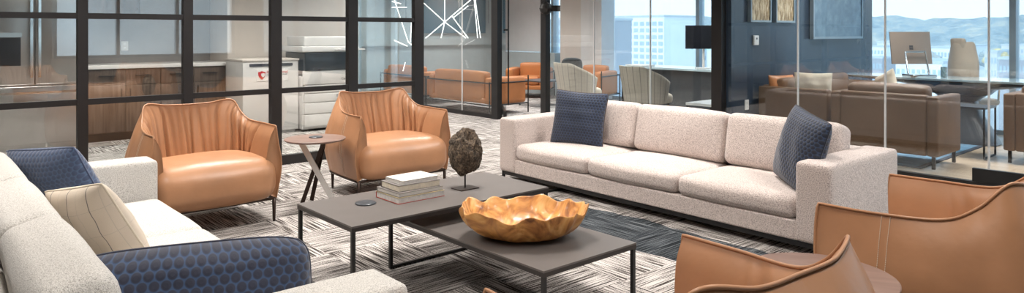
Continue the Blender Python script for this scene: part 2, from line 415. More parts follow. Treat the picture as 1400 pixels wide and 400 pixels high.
# rear of the room with wide windows that the partition glass mirrors
struct(bx('wall_rear', -3.2, 2.6, -5.2, -5.1, 0, 2.8, M['cream']))
struct(bx('wall_rear_right', 6.6, 10.7, -5.2, -5.1, 0, 2.8, M['cream']))
struct(bx('wall_rear_sill', 2.6, 6.6, -5.2, -5.1, 0, .7, M['cream']))
def window(name, x0, x1, y0, y1, z0, z1, horiz, muls, mat=M['win_glass'], fr=M['alu'], w_=.07):
    """one window: glass mesh with its frame and mullions as parts"""
    g = struct(bx(name, x0, x1, y0, y1, z0, z1, mat))
    m = MB()
    if horiz:  # runs along x
        m.box(x0, x1, y0-.03, y1+.03, z0, z0+.06).box(x0, x1, y0-.03, y1+.03, z1-.06, z1)
    else:
        m.box(x0-.03, x1+.03, y0, y1, z0, z0+.06).box(x0-.03, x1+.03, y0, y1, z1-.06, z1)
    m.build('window_frame', fr, g)
    for q in muls:
        if horiz: bx('mullion', q-w_/2, q+w_/2, y0-.06, y1+.06, z0, z1, fr, g)
        else: bx('mullion', x0-.08, x1+.06, q-w_/2, q+w_/2, z0, z1, fr, g)
    return g
window('window_1', 2.6, 6.6, -5.16, -5.14, .7, 2.8, True, (2.65, 3.9, 5.2, 6.55))
window('window_2', WX, WX+.02, -3.6, 4.16, 0, 2.8, False, (-2.2, -.3, 2.46))
window('window_3', WX, WX+.02, 4.28, 12.2, 0, 2.8, False, (7.02, 10.6))
struct(bx('wall_pier', WX-.35, WX+.04, 8.98, 9.52, 0, 2.8, M['wall_white']))
struct(bx('wall_pier_beige', WX-.34, WX+.04, 9.52, 10.1, 0, 2.8, M['cream']))
struct(bx('wall_sill', WX-.3, WX-.02, 10.3, 12.2, 0, .86, M['wall_grey']))
# corridor end
struct(bx('wall_corridor', 5.18, 5.26, 10.2, 13.2, 0, 2.8, M['cream']))
cw = window('window_4', 5.26, GX, 13.2, 13.22, 0, 2.8, True, (5.5, 6.1, 6.6), M['win_glass'], M['black'], .09)

# black grid partition on the left: frame is one thing of the building
part_root = struct(MB().box(-3.1, 4.54, FY-.03, FY+.03, 0, .09).build('wall_partition', M['frame_brown']))
for px0, px1 in ((-2.9, -2.82), (-1.0, -.9), (.12, .2), (1.11, 1.185), (1.925, 2.005), (2.725, 2.83), (3.55, 3.66), (4.37, 4.49)):
    bx('mullion', px0, px1, FY-.035, FY+.035, .09, 2.8, M['frame_brown'], part_root)
for z0, z1 in ((.70, .748), (1.407, 1.455), (2.1, 2.15)):
    bx('transom', -3.1, 4.49, FY-.028, FY+.028, z0, z1, M['frame_brown'], part_root)
bx('glass_pane', -3.1, 4.49, FY-.004, FY+.004, .09, 2.8, M['glass'], part_root)

# glass office front along x = GX
gf = struct(MB().box(GX-.03, GX+.03, -3.6, 6.95, 0, .06).box(GX-.03, GX+.03, 8.05, 13.2, 0, .06).build('wall_glass_front', M['frame_brown']))
for (a, b_) in ((-3.6, 1.75), (1.755, 2.555), (2.565, 3.375), (3.385, 4.21), (4.36, 5.195), (5.205, 6.095), (6.105, 6.95), (8.05, 10.0), (10.0, 13.2)):
    bx('glass_pane', GX-.006, GX+.006, a+.003, b_-.003, .06, 2.8, M['glass_plain'], gf)
for q in (1.755, 2.56, 3.38, 5.2, 6.1, 8.9):
    bx('glass_joint', GX-.008, GX+.008, q-.007, q+.007, .06, 2.8, M['wall_white'], gf)
bx('post', GX-.04, GX+.055, 4.22, 4.345, 0, 2.8, M['frame_brown'], gf)
bx('post', GX-.045, GX+.045, 6.95, 7.05, 0, 2.8, M['black'], gf)
bx('post', GX-.045, GX+.045, 7.98, 8.12, 0, 2.8, M['black'], gf)
# bottom rail of the office glass door at the right
dr = struct(bx('door_1', GX-.02, GX+.02, .95, 1.87, .0, .17, M['black']))
# open glass door of the lounge
d2 = struct(bx('door_2', 0, .95, -.006, .006, .01, 2.3, M['glass_plain'], loc=(GX+.07, 7.93, 0)))
d2.rotation_euler = (0, 0, radians(52))
bx('door_rail', 0, .95, -.02, .02, .01, .12, M['black'], d2)
MB().tube([(.10, -.05, .2), (.10, -.05, 2.2)], .012).tube([(.10, -.06, 1.33), (.10, .02, 1.33)], .014).build('door_handle', M['black'], d2)
# patch fitting on the second post
hg = MB().box(-.05, .2, -.02, .02, -.04, .04)
hg.lathe([(.01, -.09), (.07, -.06), (.09, 0), (.07, .06), (.01, .09)], .0, 0, 16)
o = hg.build('door_3', M['black'], loc=(GX-.06, 6.93, 1.62)); struct(o); o.rotation_euler = (0, 0, radians(-50))
# roller shade at the lounge window
tag(bx('roller_shade', WX-.08, WX-.05, 10.85, 12.18, .87, 2.75, M['wall_white']), 'white roller shade drawn down over the lounge window', 'window shade')

# ---------------------------------------------------------------- sofas
def pillow(name, w_, h_, t_, mat, label, group, loc, rz, tilt, roll=0, pipe=None, n=26, pinch=.07, seed=1, sag=0.0, rnd_=.03):
    rnd = random.Random(seed); p1, p2, p3 = [rnd.uniform(0, 6.28) for _ in range(3)]
    verts = []; uvs = []; faces = []
    def prm(u, v, s):
        e = max(0, (1-u*u))*max(0, (1-v*v))
        th = t_/2*(e**.42)
        x = u*w_/2*(1-pinch*(1-abs(v)**2)*abs(u)); z = v*h_/2*(1-pinch*(1-abs(u)**2)*abs(v))
        x *= 1-rnd_*abs(v)**7; z *= 1-rnd_*abs(u)**7
        wr = .006*sin(u*7+p1+v*3)*e+.004*sin(v*13+p2)*e
        y = s*th+wr*s+sag*(u*u+v*v)*.5
        return (x, y, z+h_/2)
    g = [[0]*(n+1) for _ in range(n+1)]
    for s in (-1, 1):
        for i in range(n+1):
            for j in range(n+1):
                u = sin((i/n*2-1)*pi/2); v = sin((j/n*2-1)*pi/2)
                edge = i in (0, n) or j in (0, n)
                if s == 1 and edge: continue
                g[i][j] = len(verts) if True else 0
                verts.append(prm(u, v, s)); uvs.append((u*w_/2, v*h_/2))
                if s == -1 and edge: pass
        if s == -1:
            low = [r[:] for r in g]
            for i in range(n):
                for j in range(n): faces.append((low[i][j], low[i+1][j], low[i+1][j+1], low[i][j+1]))
        else:
            for i in range(n+1):
                for j in range(n+1):
                    if i in (0, n) or j in (0, n): g[i][j] = low[i][j]
            for i in range(n):
                for j in range(n): faces.append((g[i][j], g[i][j+1], g[i+1][j+1], g[i+1][j]))
    o = mk(name, verts, faces, mat, None, True, uvs)
    o.location = loc; o.rotation_euler = Matrix.Rotation(rz, 4, 'Z').to_3x3().__matmul__(Matrix.Rotation(tilt, 3, 'X') @ Matrix.Rotation(roll, 3, 'Y')).to_euler()
    tag(o, label, 'cushion', group)
    if pipe:
        ring = [prm(-1+2*k/20, -1, 0) for k in range(20)]+[prm(1, -1+2*k/20, 0) for k in range(20)]+[prm(1-2*k/20, 1, 0) for k in range(20)]+[prm(-1, 1-2*k/20, 0) for k in range(20)]
        MB().tube(ring, .0045, 6, closed=True).build('piping', pipe, o, True)
    return o

def sofa(label, fab, loc, length, rz, D=.93, aw=.215, zc=.515):
    """local: x = depth (0 front .. .92 back), y = 0..length"""
    t = thing('sofa', label, 'sofa', loc, rz)
    softbox('base', (D/2, length/2, .135), (D-.02, length-2*aw+.04, .12), .012, fab, t)
    for y0 in (0, length-aw):
        softbox('armrest', (D/2, y0+aw/2, .31), (D, aw, .47), .028, fab, t, (.0, .004, .006), n=16)
    softbox('back', (D-.085, length/2, .335), (.17, length-2*aw+.02, .40), .03, fab, t)
    n = 3; y0 = aw; cw = (length-2*aw)/n
    for k in range(n):
        yc = y0+cw*(k+.5)
        softbox('seat_cushion', (.335+(D-.93)/2, yc, .262), (.68+D-.93, cw-.006, .135), .05, fab, t, (.012, .0, .026), n=20, lump=.0025, seed=k+int(length*10))
    for k in range(n):
        yc = y0+cw*(k+.5)
        softbox('back_cushion', (D-.275, yc, zc), (.19, cw-.006, .37), .055, fab, t, (.022, .002, .008), n=22, rot=(0, radians(13), 0), lump=.004, seed=k+3+int(length*10))
    f = MB().box(.02, D-.02, .02, .045, .045, .075).box(.02, D-.02, length-.045, length-.02, .045, .075).box(.02, .045, .02, length-.02, .045, .075).box(D-.045, D-.02, .02, length-.02, .045, .075)
    f.build('frame', M['black'], t)
    for (lx, ly) in ((.03, .03), (D-.03, .03), (.03, length-.03), (D-.03, length-.03), (.03, length*.52), (D-.03, length*.52)):
        if abs(ly-length*.52) < .01 and lx < .1: continue
        bx('leg', lx-.011, lx+.011, ly-.011, ly+.011, 0, .046, M['black'], t)
    return t
# right sofa faces -x ; y from 1.80 to 4.78
sofa('long rosy beige boucle sofa with three back cushions beside the office glass', M['fab_r'], (3.955, 1.79, 0), 2.97, radians(-1.2))
# left sofa faces +x
s2 = sofa('ivory boucle sofa seen over its back at the left foreground', M['fab_l'], (1.165, 4.71, 0), 2.92, radians(180), 1.07, .215, .495)

# ---------------------------------------------------------------- archibald type leather chairs
BASE = [(0, .70, .16), (.22, .69, .16), (.36, .60, .16), (.39, .50, .16), (.398, .38, .16), (.402, .18, .16), (.395, .01, .16)]
MIDO = [(0, .73, .40), (.24, .72, .40), (.40, .63, .40), (.425, .50, .39), (.435, .38, .39), (.44, .18, .38), (.425, -.005, .38)]
UPO = [(0, .69, .64), (.19, .685, .64), (.335, .61, .64), (.385, .50, .60), (.405, .38, .56), (.415, .18, .545), (.395, -.02, .55)]
RIM = [(0, .60, .780), (.15, .60, .784), (.288, .56, .800), (.328, .485, .718), (.355, .385, .665), (.385, .18, .655), (.384, -.015, .655)]
INU = [(0, .58, .70), (.14, .575, .70), (.255, .53, .70), (.295, .44, .64), (.325, .34, .60), (.345, .16, .575), (.345, -.012, .575)]
INM = [(0, .52, .50), (.14, .515, .50), (.25, .46, .50), (.285, .38, .48), (.305, .30, .46), (.318, .15, .44), (.325, .0, .43)]
INB = [(0, .47, .28), (.14, .465, .28), (.24, .42, .28), (.27, .35, .28), (.29, .28, .27), (.305, .15, .25), (.32, .02, .20)]
PLEATS = []
_r = random.Random(4)
for k in range(24):
    PLEATS.append((-0.76+1.52*(k+_r.uniform(-.35, .35))/23, _r.uniform(.25, 1.0), _r.uniform(-.12, .12), _r.uniform(.010, .022)))
def shell_pt(s, v, pleat=True):
    """s -1..1 round the chair, v 0..1 from outer foot over the rim (v=.5) to the inner foot"""
    a = abs(s); sg = 1 if s >= 0 else -1
    rows = [spline(K, a) for K in (BASE, MIDO, UPO, RIM, INU, INM, INB)]
    if v <= .5: p = spline(rows[:4], v*2)
    else: p = spline(rows[3:], (v-.5)*2)
    p = Vector((p[0]*sg, p[1], p[2]))
    if pleat and v > .5:
        u = (v-.5)*2; amp = sin(min(1, u*1.6+.06)*pi/2)*(.35+.65*min(1, u*1.3))
        d = 0
        for (c, h_, sl, wp) in PLEATS:
            q = (s-c*(1.05-.18*u)-sl*(u-.5)*.5)/wp
            if abs(q) < 3: d += h_*exp(-q*q)
        d2 = .5*sin(s*23+u*2)+.4*sin(s*41+1)
        dirn = Vector((-p.x*.9, -(p.y-.1), 0))
        if a > .7: dirn = Vector((-sg, 0, 0))
        dirn.normalize()
        p -= dirn*(d*.036*amp)-dirn*d2*.004*amp*(1-min(1, max(0, a-.55)*3))
    return p
def make_chair(name, label, group, seams=True):
    t = thing(name, label, 'armchair', group=group)
    NS, NV = 340, 44; verts = []; faces = []
    for i in range(NS+1):
        s = -1+2*i/NS
        for j in range(NV+1): verts.append(shell_pt(s, j/NV))
    W_ = NV+1
    for i in range(NS):
        for j in range(NV):
            a = i*W_+j; faces.append((a, a+W_, a+W_+1, a+1))
    # front caps of both arms and underside
    for i, fl in ((0, False), (NS, True)):
        b0 = i*W_; half = NV//2
        for j in range(half):
            q = (b0+j, b0+j+1, b0+NV-j-1, b0+NV-j)
            if len(set(q)) < 4: q = (b0+j, b0+j+1, b0+NV-j)
            faces.append(q if fl else q[::-1])
    for i in range(NS):
        faces.append((i*W_, i*W_+NV, (i+1)*W_+NV, (i+1)*W_))
    sh = mk('backrest', verts, faces, M['leather'], t, True)
    rim = [shell_pt(-1+2*k/120, .5)+Vector((0, 0, .002)) for k in range(121)]
    fr1 = [shell_pt(-1, .5-.5*k/14)+Vector((-.002, -.003, 0)) for k in range(14, 0, -1)]
    fr2 = [shell_pt(1, .5-.5*k/14)+Vector((.002, -.003, 0)) for k in range(1, 15)]
    MB().tube(fr1+rim+fr2, .0055, 6).build('piping', M['leather'], sh, True)
    for sg in (-1, 1):
        for off in (-.009, .012):
            st = MB()
            for k in range(0, 60):
                v0 = .49-.47*k/60; a = shell_pt(sg*(.80+off), v0); b_ = shell_pt(sg*(.80+off), v0-.0052)
                nrm = Vector((sg*.0020, 0, 0)); st.tube([a+nrm, b_+nrm], .0013, 4)
            st.build('stitching', M['cream_cushion'], sh)
    def seatfn(p):
        x, y, z = p
        f = (y+.31)/.62; w_ = 1-.16*max(0, f-.45)
        if y < -.2 : z = z-.012*(-.2-y)/.1
        return (x*w_, y, z)
    softbox('seat', (0, .228, .305), (.785, .60, .27), .10, M['leather'], t, (.0, .025, .035), n=26, fn=seatfn, lump=.002)
    loop = [tuple(shell_pt(-1+2*k/40, 0)*1.0) for k in range(41)]
    loop = [(x*.985, y*.985+.004, .158) for x, y, z in loop]
    MB().tube(loop, .011, 6, closed=True).build('frame', M['bronze'], t, True)
    for (x, y) in ((-.385, .015), (.385, .015), (-.33, .62), (.33, .62)):
        MB().tube([(x, y, .158), (x*1.0, y, 0)], [.014, .009], 8).build('leg', M['bronze'], t, True)
    return t
gch = 'tan leather pleated armchairs around the coffee tables'
ch1 = make_chair('leather_armchair', 'tan leather pleated armchair left of the small round table, behind the ivory sofa arm', gch)
ch1.location = (1.57, 4.70, 0)
ch2 = copy_tree(ch1); ch2.location = (3.03, 4.75, 0); ch2.rotation_euler = (0, 0, radians(-3))
ch2['label'] = 'tan leather pleated armchair right of the small round table, behind the stone sculpture'
ch3 = copy_tree(ch1); ch3.location = (2.99, 1.226, 0); ch3.rotation_euler = (0, 0, radians(182.5))
ch3['label'] = 'tan leather armchair at the right edge, seen from its stitched outer side'
ch4 = copy_tree(ch1); ch4.location = (1.49, 1.324, 0); ch4.rotation_euler = (0, 0, radians(176.5))
ch4['label'] = 'tan leather armchair in the near foreground, cropped by the bottom edge'

# ---------------------------------------------------------------- coffee tables
def rail(m, a, b_, w_=.014):
    a = Vector(a); b_ = Vector(b_); lo = [min(a[i], b_[i])-w_/2 for i in range(3)]; hi = [max(a[i], b_[i])+w_/2 for i in range(3)]
    m.box(lo[0], hi[0], lo[1], hi[1], lo[2], hi[2])
def coffee_table(label, x0, x1, y0, y1, h, along_x, rim=.028):
    t = thing('coffee_table', label, 'coffee table', ((x0+x1)/2, (y0+y1)/2, 0))
    hx, hy = (x1-x0)/2, (y1-y0)/2
    bx('tabletop', -hx, hx, -hy, hy, h-.008, h, M['tabletop'], t)
    m = MB(); m.box(-hx, hx, -hy, hy, h-rim, h-.0085); m.build('frame', M['tablerim'], t)
    q = .012
    for (sx_, sy_) in ((-1, -1), (1, -1), (-1, 1), (1, 1)):
        x, y = sx_*(hx-q), sy_*(hy-q); bx('leg', x-.009, x+.009, y-.009, y+.009, 0.0, h-rim, M['black'], t)
    for s_ in (-1, 1):
        m = MB()
        if along_x: rail(m, (-hx+q, s_*(hy-q), .008), (hx-q, s_*(hy-q), .008))
        else: rail(m, (s_*(hx-q), -hy+q, .008), (s_*(hx-q), hy-q, .008))
        m.build('stretcher', M['black'], t)
    return t
coffee_table('long taupe coffee table holding books and a stone sculpture', 1.60, 2.88, 2.96, 3.555, .39, False)
coffee_table('lower taupe coffee table holding the carved wooden bowl', 2.035, 2.645, 2.12, 3.36, .30, True)

# black charging disc on the table and on the side tables
def disc(label, x, y, z, r=.048):
    o = MB().lathe([(r, 0), (r, .006), (r-.003, .008), (r*.5, .0085)], 0, 0, 40).build('charging_disc', M['cover_grey'] if False else M['desk_grey'], smooth=False, loc=(x, y, z))
    return tag(o, label, 'charging disc', 'round wireless charging discs')
disc('dark round charging disc on the long coffee table beside the books', 1.872, 3.313, .39, .055)

# books
def book(label, x0, x1, y0, y1, z0, th, cover, pages, rz=0, topc=None):
    t = thing('book', label, 'book', ((x0+x1)/2, (y0+y1)/2, z0), rz, 'books stacked on the coffee table')
    hx, hy = (x1-x0)/2, (y1-y0)/2; c = .0022
    bx('front_cover', -hx, hx, -hy, hy, th-c, th, topc or cover, t)
    m = MB(); m.box(-hx, hx, -hy, hy, 0, c); m.box(-hx, hx, hy-c, hy, c, th-c)
    m.build('cover', cover, t)
    bx('pages', -hx+.004, hx-.004, -hy+.004, hy-.003, c, th-c, pages, t)
    return t
z = .390
for (lab, a, th, cv, pg, rz) in (
    ('thick book with a red and yellow cover at the bottom of the stack', (1.99, 2.29, 3.18, 3.41), .034, M['cover_red'], M['paper'], 0),
    ('grey covered book lying second from the bottom of the stack', (1.995, 2.285, 3.185, 3.41), .022, M['cover_grey'], M['cover_white'], .01),
    ('grey book with cream pages lying second from the top of the stack', (2.01, 2.275, 3.20, 3.39), .034, M['cover_grey'], M['paper_cream'], -.03),
    ('small white covered book on top of the stack', (2.03, 2.265, 3.205, 3.375), .022, M['cover_white'], M['paper'], .03)):
    book(lab, *a, z, th, cv, pg, rz, M['cover_yel'] if cv == M['cover_red'] else None); z += th+.0005
# stone sculpture
def sculpture():
    t = thing('stone_sculpture', 'rough oval stone sculpture on a thin metal stand behind the books', 'sculpture', (2.49, 3.255, .39))
    bm = bmesh.new(); bmesh.ops.create_icosphere(bm, subdivisions=6, radius=1)
    from mathutils import noise as mn
    R_, F_ = Vector((.752, -.659, 0)), Vector((.659, .752, 0))
    for v in bm.verts:
        p = v.co.copy(); zz = p.z
        wdt = .094*(1-.10*zz); tk = .066
        n1 = mn.noise(p*2.0+Vector((3, 1, 0)))*.14+mn.noise(p*5)*.07+abs(mn.noise(p*11))*.05+mn.noise(p*22)*.02+.03
        # hollow at the upper front
        c = Vector((.32, -.62, .72)); dd = (p.normalized()-c.normalized()).length
        n1 -= .30*exp(-(dd/.26)**2)
        n1 += .10*exp(-((dd-.42)/.12)**2)
        k = 1+n1
        q = R_*(p.x*wdt*k)+F_*(p.y*tk*k)+Vector((0, 0, zz*.128*k))
        v.co = q+Vector((0, 0, .215))
    me = bpy.data.meshes.new('stone'); bm.to_mesh(me); bm.free(); me.materials.append(M['stone'])
    for p in me.polygons: p.use_smooth = True
    o = bpy.data.objects.new('stone', me); COL.objects.link(o); o.parent = t
    MB().tube([(0, 0, .005), (0, 0, .12)], .005, 8).build('rod', M['black'], t)
    o = bx('stand_base', -.065, .065, -.05, .05, 0, .005, M['bronze'], t)
    return t
sculpture()
# bowl
def bowl():
    t = Vector((.752, -.659, 0)); f = Vector((.659, .752, 0)); rnd = random.Random(3)
    n = 180; verts = []; faces = []
    ws = [(rnd.uniform(0, 6.28), k) for k in (7, 11, 16, 23)]
    def rim(a):
        r = 1+.018*sin(7*a+ws[0][0])+.022*sin(11*a+ws[1][0])+.012*sin(17*a+ws[2][0])
        z = .142+.008*sin(5*a+1)+.008*sin(9*a+ws[2][0])+.008*sin(14*a+ws[3][0])+.012*abs(cos(a))**3
        return r, z
    prof_o = [(.30, 0), (.50, .006), (.66, .03), (.82, .40), (.93, .70), (.99, .92), (1.0, 1.0)]
    prof = [(.0, 0), (.32, .0), (.50, .025), (.68, .13), (.83, .33), (.93, .58), (.982, .83), (1.0, .97)]
    prof += [(.985, 1.0), (.955, .90), (.88, .66), (.76, .42), (.60, .24), (.42, .16), (.2, .135), (.0, .13)]
    for i, (r, z) in enumerate(prof):
        for k in range(n):
            a = 2*pi*k/n; rr, zz = rim(a); w_ = max(0, (r-.45)/.55)**1.3
            q = 1+(rr-1)*w_
            flut = .012*sin(11*a+ws[1][0]+z*2)*w_
            Rr = r*(q+flut)
            zf = zz*z
            verts.append(tuple(t*(.315*Rr*cos(a))+f*(.235*Rr*sin(a))+Vector((0, 0, zf+.0))))
    m_ = len(prof)
    for i in range(m_-1):
        for k in range(n):
            k2 = (k+1) % n
            faces.append((i*n+k, i*n+k2, (i+1)*n+k2, (i+1)*n+k))
    bm = bmesh.new()
    o = mk('wooden_bowl', verts, faces, M['bowl'], None, True, loc=(2.31, 2.55, .30))
    bm.from_mesh(o.data); bmesh.ops.remove_doubles(bm, verts=bm.verts[:], dist=1e-5); bm.to_mesh(o.data); bm.free()
    sub = o.modifiers.new('s', 'SUBSURF'); sub.levels = 1; sub.render_levels = 1
    tag(o, 'large carved wooden bowl with a wavy rim on the lower coffee table', 'bowl')
bowl()

# round side tables
def side_table(label, x, y, h, r, rz, disc_at=None):
    t = thing('side_table', label, 'side table', (x, y, 0), rz, 'round side tables between the armchairs')
    MB().lathe([(r-.012, h-.016), (r, h-.006), (r, h-.002), (r-.003, h)], 0, 0, 64).build('tabletop', M['sidetop'], t)
    def strap(name, a, b_, wdt, mat):
        a = Vector(a); b_ = Vector(b_); d = (b_-a).normalized(); s_ = d.cross(Vector((0, 1, 0))).normalized(); n_ = d.cross(s_)
        vv = []
        for p in (a, b_):
            for i, j in ((-1, -1), (1, -1), (1, 1), (-1, 1)): vv.append(tuple(p+s_*(wdt/2*i)+n_*(.005*j)))
        mk(name, vv, [(0, 1, 2, 3)[::-1], (4, 5, 6, 7), (0, 1, 5, 4), (1, 2, 6, 5), (2, 3, 7, 6), (3, 0, 4, 7)], mat, t)
    strap('leg', (-.12, .02, h-.015), (.15, .0, .004), .042, M['satin'])
    strap('leg', (.06, .05, h-.015), (-.11, .06, .004), .030, M['bronze'])
    strap('leg', (.05, .11, h-.015), (-.06, .15, .004), .030, M['bronze'])
    return t
side_table('round brown side table with crossed steel legs between the two far armchairs', 2.36, 4.93, .505, .225, radians(-38))
disc('dark round charging disc on the far round side table', 2.38, 4.96, .505, .05)
side_table('round brown side table beside the near foreground armchair', 2.26, 1.06, .51, .235, radians(120))

# cushions
gp = 'throw cushions on the sofas'
pillow('throw_pillow', .50, .47, .16, M['hex_small'], 'dark navy dotted cushion at the left end of the rosy sofa', gp, (4.34, 4.13, .332), radians(-72), radians(-12), radians(2), M['pipe_brown'], seed=2)
pillow('throw_pillow', .48, .48, .19, M['hex_small'], 'navy cushion leaning on the right armrest of the rosy sofa', gp, (4.22, 2.17, .335), radians(-126), radians(-14), radians(9), M['hex_small'], seed=5, pinch=.04)
pillow('throw_pillow', .50, .44, .18, M['hex_blue'], 'blue dotted cushion against the far armrest of the ivory sofa', gp, (.72, 4.22, .33), radians(120), radians(-26), radians(6), M['hex_blue'], seed=3, pinch=.04)
pillow('throw_pillow', .46, .40, .16, M['check'], 'cream windowpane checked cushion in the middle of the ivory sofa', gp, (.72, 3.28, .325), radians(112), radians(-26), radians(12), M['cream_cushion'], seed=4, pinch=.04)
pillow('throw_pillow', .66, .33, .26, M['hex_big'], 'large navy cushion with hexagon pattern in the left foreground', gp, (.66, 2.19, .33), radians(-15), radians(-6), radians(1.5), M['hex_big'], seed=6, pinch=-.03, rnd_=.09)
tag(bx('cord_cover', 3.1, 4.7, 4.085, 4.115, 0, .012, M['black']), 'thin black cord cover running from the coffee table under the rosy sofa', 'cord cover')
# ---- END A
# ---------------------------------------------------------------- kitchen behind the partition
def cabinet(x0, x1, doors, drawer=True, label='', h=.90):
    t = thing('base_cabinet', label, 'cabinet', (x0, 9.42, 0), 0, 'walnut base cabinets under the white worktop')
    w_ = x1-x0
    bx('body', 0, w_, .0, .6, .10, h-.04, M['walnut'], t)
    bx('toe_kick', 0, w_, .05, .58, 0, .10, M['black'], t)
    n = doors
    for k in range(n):
        a, b_ = w_*k/n+.003, w_*(k+1)/n-.003
        d = bx('door', a, b_, -.02, 0, .11, h-.24, M['walnut'], t, .002)
        hx_ = b_-.05 if k % 2 == 0 else a+.04
        bx('door_handle', hx_, hx_+.012, -.045, -.02, h-.42, h-.28, M['black'], d)
        r = bx('drawer', a, b_, -.02, 0, h-.234, h-.05, M['walnut'], t, .002)
        bx('drawer_handle', (a+b_)/2-.09, (a+b_)/2+.09, -.045, -.02, h-.13, h-.118, M['black'], r)
cabinet(1.68, 2.46, 2, label='walnut double door cabinet beside the refrigerator')
cabinet(2.46, 3.24, 2, label='walnut cabinet at the right end beside the cream wall')
tag(bx('worktop', 1.66, 3.255, 9.38, 10.05, .86, .905, M['counter'], bev=.004), 'white stone worktop over the walnut cabinets', 'worktop')
t = thing('wall_outlet', 'white double socket on the grey wall above the worktop', 'socket', (2.2, 10.05, 1.12))
bx('plate', -.04, .04, -.012, 0, -.06, .06, M['white_plastic'], t); [bx('socket', -.015, .015, -.015, -.012, q, q+.028, M['counter'], t) for q in (.012, -.04)]
tag(bx('upper_cabinet', 1.66, 2.3, 9.7, 10.04, 1.52, 2.6, M['walnut']), 'walnut upper cabinet hung over the worktop', 'cabinet')
# refrigerator and steel appliances
t = thing('refrigerator', 'stainless steel french door refrigerator with water dispenser at the far left', 'refrigerator', (.68, 9.3, 0))
bx('body', 0, .94, .04, .74, 0, 1.95, M['steel'], t)
d = bx('door', .005, .466, 0, .038, .72, 1.94, M['steel'], t, .008)
bx('dispenser', .08, .34, -.008, 0.0, .93, 1.24, M['screen'], d); bx('dispenser_trim', .07, .35, -.014, -.001, 1.24, 1.29, M['alu'], d)
bx('door_handle', .42, .445, -.06, -.035, .80, 1.85, M['chrome'], d)
d = bx('door', .472, .935, 0, .038, .72, 1.94, M['steel'], t, .008)
bx('door_handle', .495, .52, -.06, -.035, .80, 1.85, M['chrome'], d)
dd = bx('freezer_drawer', .005, .935, 0, .038, .06, .70, M['steel'], t, .008)
bx('drawer_handle', .06, .88, -.06, -.035, .62, .645, M['chrome'], dd)

# shredding console with printed shield
t = thing('shredding_console', 'pale shredding console with a red shield sign', 'document bin', (3.22, 8.72, 0))
bx('body', 0, .72, 0, .6, .04, .93, M['white_plastic'], t, .006); bx('plinth', .03, .69, .03, .57, 0, .04, M['grey_plastic'], t)
bx('lid', -.01, .73, -.01, .61, .93, .955, M['cream'], t, .004)
bx('paper_slot', .08, .64, -.006, .0, .865, .90, M['ink'], t)
sg = bx('sign', .17, .58, -.005, 0, .68, .83, M['counter'], t)
shv = []
for k in range(9): pass
def shield(cx, cz, s, y, mat, par, name):
    pts = [(-.5, .42), (-.25, .46), (0, .55), (.25, .46), (.5, .42), (.48, .0), (.32, -.32), (0, -.6), (-.32, -.32), (-.48, .0)]
    v = [(cx+a*s, y, cz+b_*s) for a, b_ in pts]+[(cx+a*s, y+.002, cz+b_*s) for a, b_ in pts]; n = len(pts)
    mk(name, v, [tuple(range(n))]+[tuple(range(2*n-1, n-1, -1))]+[(i, i+n, (i+1) % n+n, (i+1) % n) for i in range(n)], mat, par)
shield(.235, .755, .095, -.0085, M['red'], sg, 'emblem'); shield(.25, .755, .05, -.0105, M['counter'], sg, 'emblem')
def text(s, size, loc, rot, mat, par, name='lettering', depth=.0006, align='LEFT'):
    c = bpy.data.curves.new(name, 'FONT'); c.body = s; c.size = size; c.extrude = depth; c.align_x = align
    o = bpy.data.objects.new(name, c); COL.objects.link(o)
    dg = bpy.context.evaluated_depsgraph_get(); me = bpy.data.meshes.new_from_object(o.evaluated_get(dg)); bpy.data.objects.remove(o)
    o = bpy.data.objects.new(name, me); COL.objects.link(o); me.materials.clear(); me.materials.append(mat)
    o.location = loc; o.rotation_euler = rot
    if par: o.parent = par
    return o
text('Robotic Shred', .048, (.295, -.0075, .775), (pi/2, 0, 0), M['red'], sg)
text('CONFIDENTIAL SHREDDING', .021, (.295, -.0075, .75), (pi/2, 0, 0), M['ink'], sg)
text('888.777.4', .040, (.325, -.0075, .712), (pi/2, 0, 0), M['ink'], sg)

# copier
t = thing('copier', 'large white office copier with black front panel and paper drawers', 'copier', (3.98, 8.62, 0))
bx('cabinet', -.02, .78, .03, .68, .03, .72, M['white_plastic'], t, .01)
for k, (a, b_) in enumerate(((.06, .22), (.23, .37), (.38, .49), (.50, .60))):
    d = bx('paper_drawer', .0, .76, 0, .03, a, b_, M['white_plastic'], t, .006); bx('drawer_handle', .45, .64, -.006, .0, b_-.055, b_-.02, M['grey_plastic'], d)
bx('front_cover', -.02, .76, .0, .03, .61, .79, M['white_plastic'], t, .008)
bx('output_bay', -.0, .74, -.01, .6, .79, 1.03, M['screen'], t, .012)
bx('scanner', -.04, .78, -.02, .62, 1.035, 1.11, M['white_plastic'], t, .012)
bx('document_feeder', .02, .72, .06, .6, 1.11, 1.24, M['white_plastic'], t, .02)
bx('feeder_tray', .40, .82, .1, .5, 1.20, 1.22, M['alu'], t)
pn = bx('control_panel', .42, .80, -.14, -.02, 1.06, 1.075, M['counter'], t); bx('display', .50, .70, -.12, -.04, 1.075, 1.079, M['alu'], pn)
text('Canon', .045, (.52, -.0015, .66), (pi/2, 0, 0), M['ink'], t)
for k in range(4): MB().lathe([(.025, 0), (.025, .03)], .05+.66*(k % 2), .1+.5*(k//2), 12).build('caster', M['black'], t)

